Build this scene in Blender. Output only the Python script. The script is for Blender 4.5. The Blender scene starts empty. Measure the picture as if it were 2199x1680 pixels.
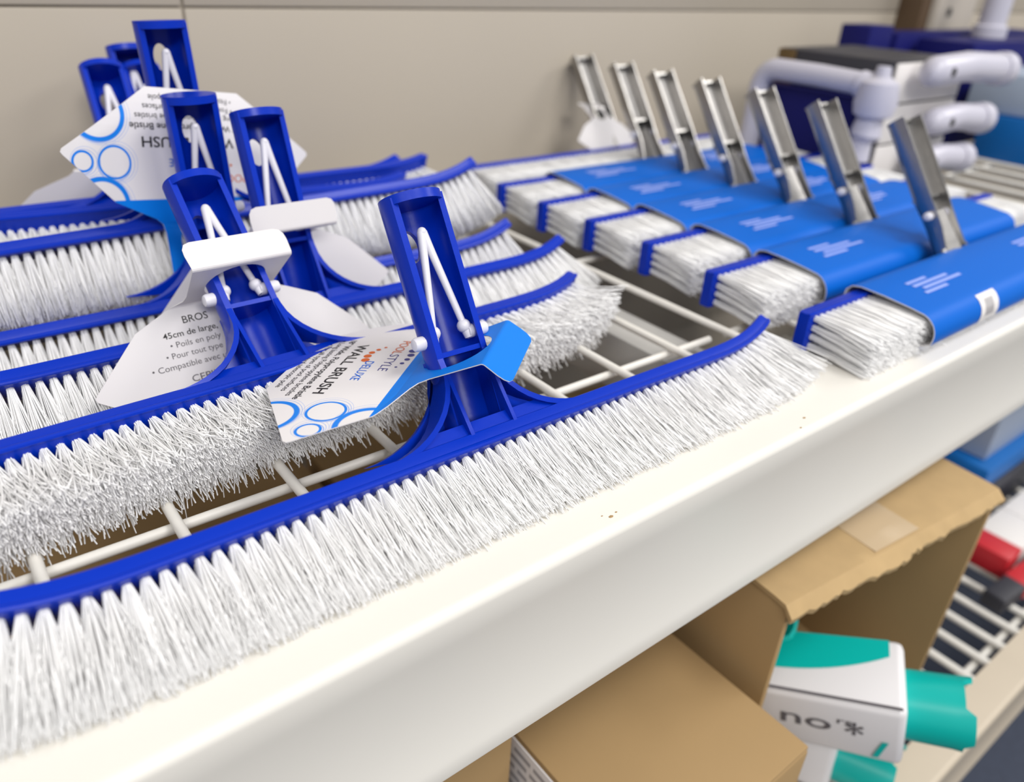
import bpy, bmesh, math, random
import numpy as np
from mathutils import Vector, Matrix

random.seed(7)
rng = np.random.default_rng(11)
scene = bpy.context.scene
COL = scene.collection
R_ = math.radians

# ------------------------------------------------------------------ camera
cam_d = bpy.data.cameras.new('camera')
cam = bpy.data.objects.new('camera', cam_d)
COL.objects.link(cam)
YAW, PITCH, ROLL = R_(38.992), R_(29.337), R_(2.991)
fwd = Vector((math.sin(YAW) * math.cos(PITCH), math.cos(YAW) * math.cos(PITCH), -math.sin(PITCH)))
rgt0 = Vector((math.cos(YAW), -math.sin(YAW), 0))
up0 = rgt0.cross(fwd)
rgt = math.cos(ROLL) * rgt0 + math.sin(ROLL) * up0
upv = -math.sin(ROLL) * rgt0 + math.cos(ROLL) * up0
M = Matrix((rgt, upv, -fwd)).transposed().to_4x4()
M.translation = Vector((0, 0, 0.208))
cam.matrix_world = M
cam_d.sensor_width = 36
cam_d.lens = 1649.77 / 2199 * 36
cam_d.clip_start = 0.01
cam_d.clip_end = 30
cam_d.dof.use_dof = True
cam_d.dof.focus_distance = 0.345
cam_d.dof.aperture_fstop = 5.6
scene.camera = cam

# ------------------------------------------------------------------ light
world = bpy.data.worlds.new('shop_air')
scene.world = world
world.use_nodes = True
bgn = world.node_tree.nodes['Background']
bgn.inputs[0].default_value = (0.93, 0.95, 1.0, 1)
bgn.inputs[1].default_value = 0.50
scene.cycles.diffuse_bounces = 8
scene.cycles.max_bounces = 14

def area(name, loc, target, sx, sy, power, color=(1, 1, 1)):
    d = bpy.data.lights.new(name, 'AREA')
    d.shape = 'RECTANGLE'
    d.size, d.size_y = sx, sy
    d.energy = power
    d.color = color
    o = bpy.data.objects.new(name, d)
    COL.objects.link(o)
    o.location = loc
    o.rotation_euler = (Vector(target) - Vector(loc)).to_track_quat('-Z', 'Y').to_euler()
    return o

area('ceiling_lamp_over_aisle', (1.0, -0.95, 2.1), (0.3, 0.35, 0), 1.2, 0.5, 43, (1, 0.975, 0.94))
area('ceiling_lamp_down_aisle', (3.2, -0.7, 2.1), (1.2, 0.4, 0), 1.2, 0.5, 40, (1, 0.975, 0.94))
area('ceiling_lamp_up_aisle', (-1.4, -0.8, 2.1), (0.0, 0.4, 0), 1.2, 0.5, 20, (1, 0.975, 0.94))

area('front_fill_light', (-0.5, -2.7, 2.0), (0.4, 0.3, 0), 1.2, 0.5, 62, (1, 0.975, 0.94))  # unseen light added as frontal fill for the rail and bristles

vs = scene.view_settings
vs.view_transform = 'Standard'
vs.look = 'None'
vs.exposure = -0.28
vs.gamma = 1.0
vs.use_curve_mapping = False

# ------------------------------------------------------------------ materials
MATS = {}

def mat(name, col, rough=0.5, metal=0.0, var=0.0, vscale=40.0, bump=0.0, bscale=200.0, spec=0.5, translucent=0.0, coat=0.0):
    m = bpy.data.materials.new(name)
    m.use_nodes = True
    nt = m.node_tree
    b = nt.nodes['Principled BSDF']
    b.inputs['Base Color'].default_value = (*col, 1)
    b.inputs['Roughness'].default_value = rough
    b.inputs['Metallic'].default_value = metal
    b.inputs['Specular IOR Level'].default_value = spec
    b.inputs['Coat Weight'].default_value = coat
    tc = nt.nodes.new('ShaderNodeTexCoord')
    if var > 0:
        n = nt.nodes.new('ShaderNodeTexNoise')
        n.inputs['Scale'].default_value = vscale
        n.inputs['Detail'].default_value = 4
        nt.links.new(tc.outputs['Object'], n.inputs['Vector'])
        mx = nt.nodes.new('ShaderNodeMix')
        mx.data_type = 'RGBA'
        mx.inputs[6].default_value = (*[c * (1 - var) for c in col], 1)
        mx.inputs[7].default_value = (*[min(1, c * (1 + var)) for c in col], 1)
        nt.links.new(n.outputs['Fac'], mx.inputs[0])
        nt.links.new(mx.outputs[2], b.inputs['Base Color'])
    if bump > 0:
        n2 = nt.nodes.new('ShaderNodeTexNoise')
        n2.inputs['Scale'].default_value = bscale
        n2.inputs['Detail'].default_value = 3
        nt.links.new(tc.outputs['Object'], n2.inputs['Vector'])
        bp = nt.nodes.new('ShaderNodeBump')
        bp.inputs['Strength'].default_value = bump
        bp.inputs['Distance'].default_value = 0.001
        nt.links.new(n2.outputs['Fac'], bp.inputs['Height'])
        nt.links.new(bp.outputs['Normal'], b.inputs['Normal'])
    if translucent > 0:
        t = nt.nodes.new('ShaderNodeBsdfTranslucent')
        t.inputs['Color'].default_value = (*col, 1)
        ms = nt.nodes.new('ShaderNodeMixShader')
        ms.inputs[0].default_value = translucent
        out = nt.nodes['Material Output']
        nt.links.new(b.outputs[0], ms.inputs[1])
        nt.links.new(t.outputs[0], ms.inputs[2])
        nt.links.new(ms.outputs[0], out.inputs['Surface'])
    MATS[name] = m
    return m

mat('blue_plastic', (0.0, 0.027, 0.42), 0.30, bump=0.04, bscale=350, spec=0.23)
mat('bristle', (0.925, 0.922, 0.92), 0.55, spec=0.05)
mat('white_plastic', (0.70, 0.69, 0.75), 0.35, spec=0.5)
mat('cast_metal', (0.34, 0.33, 0.32), 0.33, 1.0, var=0.12, vscale=60, bump=0.15, bscale=120)
mat('hole_dark', (0.03, 0.03, 0.03), 0.7)
mat('card_white', (0.69, 0.665, 0.67), 0.45, bump=0.03, bscale=500)
mat('card_grey_back', (0.76, 0.74, 0.74), 0.6)
mat('card_blue', (0.0, 0.19, 0.74), 0.5, spec=0.25)
mat('sleeve_blue', (0.0, 0.12, 0.56), 0.5, spec=0.15)
mat('print_black', (0.015, 0.013, 0.013), 0.5)
mat('print_grey', (0.11, 0.10, 0.11), 0.5)
mat('print_blue', (0.0, 0.12, 0.62), 0.5)
mat('print_navy', (0.03, 0.03, 0.22), 0.5)
mat('print_orange', (0.66, 0.12, 0.01), 0.5)
mat('print_pale', (0.28, 0.38, 0.85), 0.5)
mat('print_bar', (0.35, 0.34, 0.36), 0.6)
mat('enamel_cream', (0.76, 0.735, 0.68), 0.38, var=0.03, vscale=9, bump=0.02, bscale=60)
mat('enamel_grey', (0.45, 0.44, 0.42), 0.5)
mat('wire_coat', (0.80, 0.775, 0.72), 0.4, var=0.06, vscale=90)
mat('panel_beige', (0.43, 0.38, 0.31), 0.6, var=0.05, vscale=3, bump=0.05, bscale=8)
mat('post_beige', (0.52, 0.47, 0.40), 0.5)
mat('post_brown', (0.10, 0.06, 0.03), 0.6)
mat('kraft', (0.36, 0.235, 0.105), 0.8, var=0.06, vscale=18, bump=0.05, bscale=90)
mat('kraft_torn', (0.45, 0.31, 0.15), 0.85, var=0.1, vscale=60)
mat('navy', (0.006, 0.007, 0.11), 0.5, spec=0.2)
mat('black_card', (0.03, 0.03, 0.04), 0.5)
mat('brown_card', (0.12, 0.07, 0.02), 0.7)
mat('box_white', (0.78, 0.75, 0.73), 0.6)
mat('bright_blue', (0.0, 0.13, 0.45), 0.45)
mat('pale_blue', (0.36, 0.43, 0.55), 0.5)
mat('lavender_white', (0.52, 0.51, 0.59), 0.35)
mat('teal', (0.0, 0.46, 0.41), 0.35)
mat('jug_white', (0.76, 0.74, 0.75), 0.4)
mat('red', (0.55, 0.02, 0.03), 0.4)
mat('floor_blue', (0.045, 0.055, 0.085), 0.9, var=0.2, vscale=120)
mat('tape', (0.5, 0.38, 0.24), 0.25)

# ------------------------------------------------------------------ mesh helpers
def link(o, parent=None):
    COL.objects.link(o)
    if parent is not None:
        o.parent = parent
    return o

def mesh_obj(name, verts, faces, mats, parent=None, smooth=False, mi=None):
    me = bpy.data.meshes.new(name)
    me.from_pydata([tuple(v) for v in verts], [], faces)
    for m in (mats if isinstance(mats, (list, tuple)) else [mats]):
        me.materials.append(MATS[m])
    if mi is not None:
        me.polygons.foreach_set('material_index', mi)
    if smooth:
        me.polygons.foreach_set('use_smooth', [True] * len(me.polygons))
    me.update()
    o = bpy.data.objects.new(name, me)
    return link(o, parent)

def bm_obj(name, bm, mats, parent=None, smooth=None):
    bmesh.ops.recalc_face_normals(bm, faces=bm.faces[:])
    me = bpy.data.meshes.new(name)
    bm.to_mesh(me)
    bm.free()
    for m in (mats if isinstance(mats, (list, tuple)) else [mats]):
        me.materials.append(MATS[m])
    if smooth is not None:
        me.polygons.foreach_set('use_smooth', [True] * len(me.polygons))
        me.set_sharp_from_angle(angle=R_(smooth))
    o = bpy.data.objects.new(name, me)
    return link(o, parent)

def add_box(bm, lo, hi, bev=0.0, mat_index=0, M4=None, seg=2):
    r = bmesh.ops.create_cube(bm, size=1.0)
    vs_ = r['verts']
    for v in vs_:
        v.co = Vector((lo[i] + (v.co[i] + 0.5) * (hi[i] - lo[i]) for i in range(3)))
    fs = list({f for v in vs_ for f in v.link_faces})
    if bev > 0:
        es = list({e for v in vs_ for e in v.link_edges})
        rr = bmesh.ops.bevel(bm, geom=es, offset=bev, segments=seg, affect='EDGES', profile=0.5)
        fs = list({f for f in rr['faces']} | {f for f in fs if f.is_valid})
        allv = {v for f in fs for v in f.verts}
        fs = list({f for v in allv for f in v.link_faces})
    for f in fs:
        f.material_index = mat_index
    if M4 is not None:
        vv = {v for f in fs for v in f.verts}
        for v in vv:
            v.co = M4 @ v.co
    return fs

def box_obj(name, lo, hi, m, parent=None, bev=0.001, M4=None):
    bm = bmesh.new()
    add_box(bm, lo, hi, bev, 0, M4)
    return bm_obj(name, bm, m, parent, 40)

def tube(bm, path, radii, n=12, cap=True, mat_index=0):
    """sweep a circle along a polyline (list of Vector) with radius per point"""
    pts = [Vector(p) for p in path]
    if not isinstance(radii, (list, tuple)):
        radii = [radii] * len(pts)
    rings = []
    t0 = (pts[1] - pts[0]).normalized()
    ref = Vector((0, 0, 1)) if abs(t0.z) < 0.9 else Vector((1, 0, 0))
    nrm = t0.cross(ref).normalized()
    for i, p in enumerate(pts):
        if i == 0:
            t = (pts[1] - pts[0]).normalized()
        elif i == len(pts) - 1:
            t = (pts[-1] - pts[-2]).normalized()
        else:
            t = ((pts[i + 1] - pts[i]).normalized() + (pts[i] - pts[i - 1]).normalized())
            t = t.normalized() if t.length > 1e-9 else (pts[i + 1] - pts[i]).normalized()
        nrm = (nrm - t * nrm.dot(t)).normalized()
        bi = t.cross(nrm)
        ring = []
        for k in range(n):
            a = 2 * math.pi * k / n
            ring.append(bm.verts.new(p + radii[i] * (math.cos(a) * nrm + math.sin(a) * bi)))
        rings.append(ring)
    for i in range(len(rings) - 1):
        for k in range(n):
            f = bm.faces.new((rings[i][k], rings[i][(k + 1) % n], rings[i + 1][(k + 1) % n], rings[i + 1][k]))
            f.material_index = mat_index
    if cap:
        bm.faces.new(rings[0][::-1]).material_index = mat_index
        bm.faces.new(rings[-1]).material_index = mat_index
    return rings

def prism(bm, poly, axis_fn, d0, d1, mat_index=0):
    """extrude 2D polygon: axis_fn(x, y, d) -> 3D"""
    a = [bm.verts.new(axis_fn(x, y, d0)) for x, y in poly]
    b = [bm.verts.new(axis_fn(x, y, d1)) for x, y in poly]
    n = len(poly)
    fs = [bm.faces.new(a[::-1]), bm.faces.new(b)]
    for i in range(n):
        fs.append(bm.faces.new((a[i], a[(i + 1) % n], b[(i + 1) % n], b[i])))
    for f in fs:
        f.material_index = mat_index
    return fs

def empty(name, loc=(0, 0, 0), M4=None):
    o = bpy.data.objects.new(name, None)
    o.empty_display_size = 0.02
    if M4 is not None:
        o.matrix_world = M4
    else:
        o.location = loc
    return link(o)

def tag_as(o, label, cat, group=None):
    o['label'] = label
    o['category'] = cat
    if group:
        o['group'] = group
    return o

def structure(o, label=None, cat=None):
    o['kind'] = 'structure'
    if label:
        o['label'] = label
    if cat:
        o['category'] = cat
    return o

def text_mesh(body, width=None, height=None, bold=0.0, align='CENTER'):
    cu = bpy.data.curves.new('text', 'FONT')
    cu.body = body
    cu.align_x = align
    cu.size = 1.0
    cu.offset = bold
    cu.resolution_u = 3
    ob = bpy.data.objects.new('text', cu)
    COL.objects.link(ob)
    dg = bpy.context.evaluated_depsgraph_get()
    me = bpy.data.meshes.new_from_object(ob.evaluated_get(dg))
    co = np.array([v.co[:2] for v in me.vertices])
    faces = [tuple(p.vertices) for p in me.polygons]
    bpy.data.objects.remove(ob)
    bpy.data.curves.remove(cu)
    bpy.data.meshes.remove(me)
    if width:
        w = co[:, 0].max() - co[:, 0].min()
        s = width / w
        sy = s if height is None else height / 0.72
        co = co * np.array([s, sy])
    elif height:
        co = co * (height / 0.72)
    return co, faces

# ------------------------------------------------------------------ the setting
WALL_Y = 0.72
# back panels of the shelving: a backing plus separate sheets
wall = box_obj('wall_back', (-1.2, WALL_Y + 0.004, -0.62), (2.6, WALL_Y + 0.02, 1.6), 'panel_beige', bev=0.0)
structure(wall, 'beige sheet metal back wall of the shelving bay', 'wall')
for (x0, x1) in ((-1.2, 0.2145), (0.2165, 1.45), (1.452, 2.6)):
    for (z0, z1) in ((-0.60, -0.30), (-0.299, 0.1605), (0.162, 0.62), (0.622, 1.6)):
        box_obj('panel', (x0, WALL_Y, z0), (x1, WALL_Y + 0.004, z1), 'panel_beige', wall, bev=0.0012)
floor = box_obj('floor', (-1.5, -2.0, -0.62), (4.0, 1.0, -0.60), 'floor_blue', bev=0)
structure(floor, 'dark blue carpet floor of the shop aisle', 'floor')

# shelf front rail: folded sheet with rounded top edge
def rail(name, y0, y1, ztop, drop, x0, x1, m):
    bm = bmesh.new()
    prof = []
    # outline in (y,z), clockwise from the back of the top flange
    prof.append((y1, ztop - 0.004)); prof.append((y1, ztop - 0.0005)); prof.append((y1 - 0.0005, ztop))
    r = 0.0045
    for k in range(11):
        a = math.pi / 2 + k / 10 * math.pi / 2
        prof.append((y0 + r + r * math.cos(a), ztop - r + r * math.sin(a)))
    prof.append((y0, ztop - drop * 0.17)); prof.append((y0 + 0.0009, ztop - drop * 0.20))
    prof.append((y0 + 0.0009, ztop - drop * 0.84)); prof.append((y0, ztop - drop * 0.87))
    for k in range(5):
        a = math.pi + k / 4 * math.pi / 2
        prof.append((y0 + 0.003 + 0.003 * math.cos(a), ztop - drop + 0.003 + 0.003 * math.sin(a)))
    prof.append((y0 + 0.016, ztop - drop)); prof.append((y0 + 0.016, ztop - drop + 0.002))
    prof.append((y0 + 0.004, ztop - drop + 0.002)); prof.append((y0 + 0.003, ztop - 0.008)); prof.append((y0 + 0.007, ztop - 0.004))
    prism(bm, prof, lambda y, z, x: Vector((x, y, z)), x0, x1)
    return bm_obj(name, bm, m, None, 20)

rl = rail('shelf_front_rail', 0.169, 0.226, 0.0, 0.0975, -0.9, 2.4, 'enamel_cream')
tag_as(rl, 'long cream enamelled front rail of the upper wire shelf', 'shelf rail')
speck = mesh_obj('chip', [], [], 'kraft', rl)
bm = bmesh.new()
for (x, y, s) in ((0.2015, 0.1765, 0.0009), (0.2055, 0.1775, 0.0005), (0.3475, 0.1785, 0.0008), (0.337, 0.1735, 0.0006), (0.1985, 0.179, 0.0004)):
    r = bmesh.ops.create_icosphere(bm, subdivisions=1, radius=s)
    for v in r['verts']:
        v.co = Vector((v.co.x * 1.6 + x, v.co.y + y, v.co.z * 0.3))
bm.to_mesh(speck.data); bm.free()

# wire deck of the upper shelf
wires = empty('wire_shelf', (0, 0, 0))
tag_as(wires, 'white coated wire shelf deck carrying the brushes', 'wire shelf')
def wire(p0, p1, rad, parent, name='wire'):
    bm = bmesh.new()
    tube(bm, [p0, p1], rad, 10)
    return bm_obj(name, bm, 'wire_coat', parent, 50)
WR = 0.0025
cross = None
for k in range(-12, 45):
    x = -0.0006 + 0.0508 * k
    if cross is None:
        cross = wire((0, 0.218, -WR), (0, 0.712, -WR), WR, wires, 'cross_wire')
        cross.location = (x, 0, 0)
    else:
        c = cross.copy(); link(c, wires); c.location = (x, 0, 0)
for y in (0.282, 0.44, 0.60, 0.708):
    for (x0, x1) in ((-0.65, 0.395), (0.412, 2.2)):
        wire((x0, y, -3 * WR), (x1, y, -3 * WR), WR, wires, 'long_wire')
br = box_obj('shelf_bracket', (0.362, 0.20, -0.060), (0.400, 0.715, -0.018), 'enamel_grey', bev=0.002)
tag_as(br, 'grey steel bracket under the joint of the wire decks', 'bracket')

# ------------------------------------------------------------------ brush geometry (local: u along, v away from bristles, w up)
HW = 0.212
BOW = [1.0]
def delta(u):
    a = max(abs(u) - 0.14, 0.0)
    return 29.5 * a ** 3 * BOW[0]
def ddelta(u):
    a = max(abs(u) - 0.14, 0.0)
    return math.copysign(88.5 * a * a * BOW[0], u)
def frame_at(u):
    d = ddelta(u)
    l = math.hypot(1, d)
    return (u, delta(u)), (1 / l, d / l), (-d / l, 1 / l)    # point, tangent, normal (u,v)

PHI = R_(29)
AX0 = Vector((0, 0.008, -0.0045))
AXA = Vector((0, math.cos(PHI), math.sin(PHI)))
AXN = Vector((0, -math.sin(PHI), math.cos(PHI)))
def hpt(u, s, n):
    return AX0 + Vector((u, 0, 0)) + AXA * s + AXN * n

def spine_mesh(W, t):
    bm = bmesh.new()
    r = 0.0010
    sec = []
    for (cv, cw, a0) in ((t - r, W / 2 - r, 0), (r, W / 2 - r, 90), (r, -W / 2 + r, 180), (t - r, -W / 2 + r, 270)):
        if a0 == 90:      # raised bead along the front top edge
            h_ = W / 2
            sec += [(0.0024, h_), (0.0017, h_ + 0.0005), (0.0008, h_ + 0.0007), (0.0, h_ + 0.0004), (-0.0004, h_ - 0.0004), (-0.0003, h_ - 0.0011), (0.0, h_ - 0.0016)]
            continue
        for k in range(4):
            a = R_(a0 + 30 * k)
            sec.append((cv + r * math.cos(a), cw + r * math.sin(a)))
    us = [-HW + 0.0] + list(np.linspace(-HW + 0.002, -0.14, 16)) + list(np.linspace(-0.10, 0.10, 5)) + list(np.linspace(0.14, HW - 0.002, 16)) + [HW]
    rings = []
    for i, u in enumerate(us):
        (pu, pv), tg, nm = frame_at(u)
        sc = 0.86 if i in (0, len(us) - 1) else 1.0
        ring = []
        for (v, w) in sec:
            v2 = t / 2 + (v - t / 2) * sc
            w2 = w * (1 - (1 - sc) * 0.3)
            ring.append(bm.verts.new((pu + nm[0] * v2, pv + nm[1] * v2, w2)))
        rings.append(ring)
    n = len(sec)
    for i in range(len(rings) - 1):
        for k in range(n):
            bm.faces.new((rings[i][k], rings[i][(k + 1) % n], rings[i + 1][(k + 1) % n], rings[i + 1][k]))
    bm.faces.new(rings[0]); bm.faces.new(rings[-1])
    return bm

def to_mesh(bm, name, m, ang=40):
    bmesh.ops.recalc_face_normals(bm, faces=bm.faces[:])
    me = bpy.data.meshes.new(name)
    bm.to_mesh(me); bm.free()
    me.materials.append(MATS[m])
    me.polygons.foreach_set('use_smooth', [True] * len(me.polygons))
    me.set_sharp_from_angle(angle=R_(ang))
    return me

def arc_pts(R, ncut, k):
    """arc of radius R running behind the tube, from right front cut to left front cut"""
    a0 = math.asin(ncut / R)
    out = []
    for i in range(k + 1):
        a = a0 - i / k * (math.pi + 2 * a0)
        out.append((R * math.cos(a), R * math.sin(a)))
    return out

RT, RI, NC = 0.0150, 0.0122, 0.0062
def socket_mesh():
    bm = bmesh.new()
    outer = arc_pts(RT, NC, 30)
    inner = arc_pts(RI, NC, 30)[::-1]
    prof = outer + inner
    prism(bm, prof, lambda x, y, s: hpt(x, s, y), 0.006, 0.1166)
    me = to_mesh(bm, 'handle_socket', 'blue_plastic', 35)
    # oval hole in the back wall
    cb = bmesh.new()
    ell = [(0.0047 * math.cos(a), 0.097 + 0.0078 * math.sin(a)) for a in np.linspace(0, 2 * math.pi, 28, endpoint=False)]
    prism(cb, ell, lambda x, s, n: hpt(x, s, n), -0.022, -0.003)
    cme = to_mesh(cb, 'cut', 'blue_plastic')
    ob = link(bpy.data.objects.new('socket_tmp', me)); co = link(bpy.data.objects.new('cut_tmp', cme))
    md = ob.modifiers.new('hole', 'BOOLEAN'); md.operation = 'DIFFERENCE'; md.object = co; md.solver = 'EXACT'
    dg = bpy.context.evaluated_depsgraph_get()
    me2 = bpy.data.meshes.new_from_object(ob.evaluated_get(dg))
    bpy.data.objects.remove(ob); bpy.data.objects.remove(co)
    # add the end cap and the ledge
    bm = bmesh.new(); bm.from_mesh(me2)
    capo = [(RT * math.cos(a), RT * math.sin(a) * (0.8 if math.sin(a) > 0 else 1.0)) for a in np.linspace(0, 2 * math.pi, 44, endpoint=False)]
    prism(bm, capo, lambda x, y, s: hpt(x, s, y), 0.1136, 0.1178)
    led = arc_pts(RI + 0.0008, NC - 0.0008, 24)
    prism(bm, led, lambda x, y, s: hpt(x, s, y), 0.0425, 0.0448)
    return to_mesh(bm, 'handle_socket', 'blue_plastic', 35)

def nfront(s):
    t = min(max((s - 0.002) / 0.041, 0), 1)
    return 0.0158 + (NC - 0.0158) * t

def neck_mesh():
    bm = bmesh.new()
    r = 0.033
    def hw(s):
        s = s - 0.0062
        if s >= r: return RT - 0.0012
        return RT - 0.0012 + 0.043 * (1 - math.sqrt(max(1 - (1 - max(s, 0) / r) ** 2, 0)))
    ss = [0.0062 + q for q in (0.0, 0.0003, 0.0008, 0.0018, 0.0032, 0.005, 0.0075, 0.0105, 0.014, 0.018, 0.0225, 0.0275, 0.033, 0.0363)]
    # pan floor
    for sg in (-1, 1):
        poly = [(sg * 0.0115, 0.001)] + [(sg * hw(s), s) for s in ss] + [(sg * 0.0115, 0.0425)]
        prism(bm, poly, lambda x, s, n: hpt(x, s, n - 0.06 * (0.04 - s)), -0.0045, -0.0020)
        # curved flange
        outer = [(sg * hw(s), s) for s in ss]
        vin = []
        for i, (x, s) in enumerate(outer):
            j0, j1 = max(i - 1, 0), min(i + 1, len(outer) - 1)
            tx, ty = outer[j1][0] - outer[j0][0], outer[j1][1] - outer[j0][1]
            l = math.hypot(tx, ty)
            nx, ny = ty / l, -tx / l
            if nx * sg > 0: nx, ny = -nx, -ny      # towards the centre line
            vin.append((x + nx * 0.0025, s + ny * 0.0025))
        ra, rb, rc, rd = [], [], [], []
        for (o, i_) in zip(outer, vin):
            nf = nfront(o[1])
            lo = 0.0125 + (-0.008 - 0.0125) * min(max((o[1] - 0.0062) / 0.022, 0), 1)
            ra.append(bm.verts.new(hpt(o[0], o[1], lo))); rb.append(bm.verts.new(hpt(o[0], o[1], nf)))
            rc.append(bm.verts.new(hpt(i_[0], i_[1], nf))); rd.append(bm.verts.new(hpt(i_[0], i_[1], lo)))
        for i in range(len(ra) - 1):
            for (p, q) in ((ra, rb), (rb, rc), (rc, rd), (rd, ra)):
                bm.faces.new((p[i], p[i + 1], q[i + 1], q[i]))
        bm.faces.new((ra[0], rb[0], rc[0], rd[0])); bm.faces.new((ra[-1], rd[-1], rc[-1], rb[-1]))
        # rib
        us = (sg * 0.0109, sg * 0.0128)
        prof = [(0.0005, -0.004), (0.0425, -0.004), (0.0425, NC)] + [(s, nfront(s)) for s in (0.03, 0.02, 0.01, 0.004, 0.0005)]
        prism(bm, prof, lambda s, n, u: hpt(u, s, n), us[0], us[1])
    # shelf on top of the spine reaching back under the ribs
    prism(bm, [(-0.046, 0.002), (0.046, 0.002), (0.030, 0.0135), (-0.030, 0.0135)],
          lambda x, v, w: Vector((x, v, w)), 0.004, 0.0098)
    return to_mesh(bm, 'neck', 'blue_plastic', 35)

def clip_mesh():
    bm = bmesh.new()
    for sg in (-1, 1):
        path = [hpt(sg * 0.0004, 0.1005, 0.0015), hpt(sg * 0.0022, 0.090, 0.0012), hpt(sg * 0.0064, 0.066, 0.0006), hpt(sg * 0.0086, 0.0545, 0)]
        tube(bm, path, [0.0021, 0.0019, 0.0017, 0.0017], 10)
        r = bmesh.ops.create_uvsphere(bm, u_segments=12, v_segments=8, radius=0.0034)
        for v in r['verts']: v.co = v.co + hpt(sg * 0.0084, 0.0545, 0.0)
        tube(bm, [hpt(sg * 0.0088, 0.0545, 0), hpt(sg * 0.0098, 0.0490, 0)], [0.0027, 0.0023], 10)
    r = bmesh.ops.create_uvsphere(bm, u_segments=12, v_segments=8, radius=0.0023)
    for v in r['verts']: v.co = v.co + hpt(0, 0.1005, 0.0015)
    return to_mesh(bm, 'spring_clip', 'white_plastic', 60)

def button_mesh(sg):
    bm = bmesh.new()
    tube(bm, [hpt(sg * u, 0.0515, 0) for u in (0.009, 0.0185, 0.0197, 0.0202)], [0.0033, 0.0033, 0.0028, 0.0018], 14)
    return to_mesh(bm, 'snap_button', 'white_plastic', 40)

# --- bristles
def filaments(roots, dirs, lens, curl, rad, droop=None, clampf=None, seg=2):
    """vectorised three-sided filaments; returns verts, faces"""
    n = len(roots)
    ts = np.linspace(0, 1, seg + 1)
    P = roots[:, None, :] + dirs[:, None, :] * (lens[:, None] * ts[None, :])[..., None] + curl[:, None, :] * (ts ** 2)[None, :, None]
    if clampf is not None:
        P = clampf(P)
    a = np.cross(dirs, rng.normal(size=(n, 3)))
    a /= np.linalg.norm(a, axis=1, keepdims=True)
    b = np.cross(dirs, a)
    P = np.concatenate([P, P[:, -1:, :]], 1)          # last ring closes the tip
    seg += 1
    V = np.zeros((n, seg + 1, 3, 3))
    for k in range(3):
        ang = 2 * math.pi * k / 3
        rr_ = np.full(seg + 1, rad); rr_[-1] = rad * 0.04
        V[:, :, k, :] = P + rr_[None, :, None] * (math.cos(ang) * a + math.sin(ang) * b)[:, None, :]
    idx = np.arange(n * (seg + 1) * 3).reshape(n, seg + 1, 3)
    F = []
    for s in range(seg):
        for k in range(3):
            k2 = (k + 1) % 3
            F.append(np.stack([idx[:, s, k], idx[:, s, k2], idx[:, s + 1, k2], idx[:, s + 1, k]], 1))
    F = np.concatenate(F)
    return V.reshape(-1, 3), F

def quad_mesh(name, V, F, m):
    me = bpy.data.meshes.new(name)
    me.vertices.add(len(V)); me.vertices.foreach_set('co', V.astype(np.float32).ravel())
    me.loops.add(len(F) * 4); me.loops.foreach_set('vertex_index', F.astype(np.int32).ravel())
    me.polygons.add(len(F)); me.polygons.foreach_set('loop_start', np.arange(0, len(F) * 4, 4, dtype=np.int32))
    me.update(calc_edges=True)
    me.materials.append(MATS[m])
    me.polygons.foreach_set('use_smooth', [True] * len(me.polygons))
    return me

def disc(n, r):
    a = rng.uniform(0, 2 * math.pi, n); q = r * np.sqrt(rng.uniform(0, 1, n))
    return q * np.cos(a), q * np.sin(a)

def tuft_arrays(n, L, rr, rt, mess, xs=1.0):
    """filaments of one tuft growing along -v from the origin"""
    x0, z0 = disc(n, rr)
    k = rt / rr
    x1 = x0 * k * xs + rng.normal(0, mess, n); z1 = z0 * k + rng.normal(0, mess, n)
    ln = L * (1 + rng.normal(0, 0.035, n))
    roots = np.stack([x0, np.zeros(n), z0], 1)
    tips = np.stack([x1, -ln, z1], 1)
    d = tips - roots
    l = np.linalg.norm(d, axis=1)
    curl = np.stack([rng.normal(0, mess * 0.9, n), np.zeros(n), rng.normal(0, mess * 0.9, n)], 1)
    return roots, d / l[:, None], l, curl

ROWS = (0.0054, 0.0009, -0.0036, -0.0081)
PITCH_U = 0.00605
def tuft_us(row):
    off = 0.0
    n = int((HW - 0.003) / PITCH_U)
    return [i * PITCH_U + off for i in range(-n, n + (1 if off == 0 else 0))]

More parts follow.
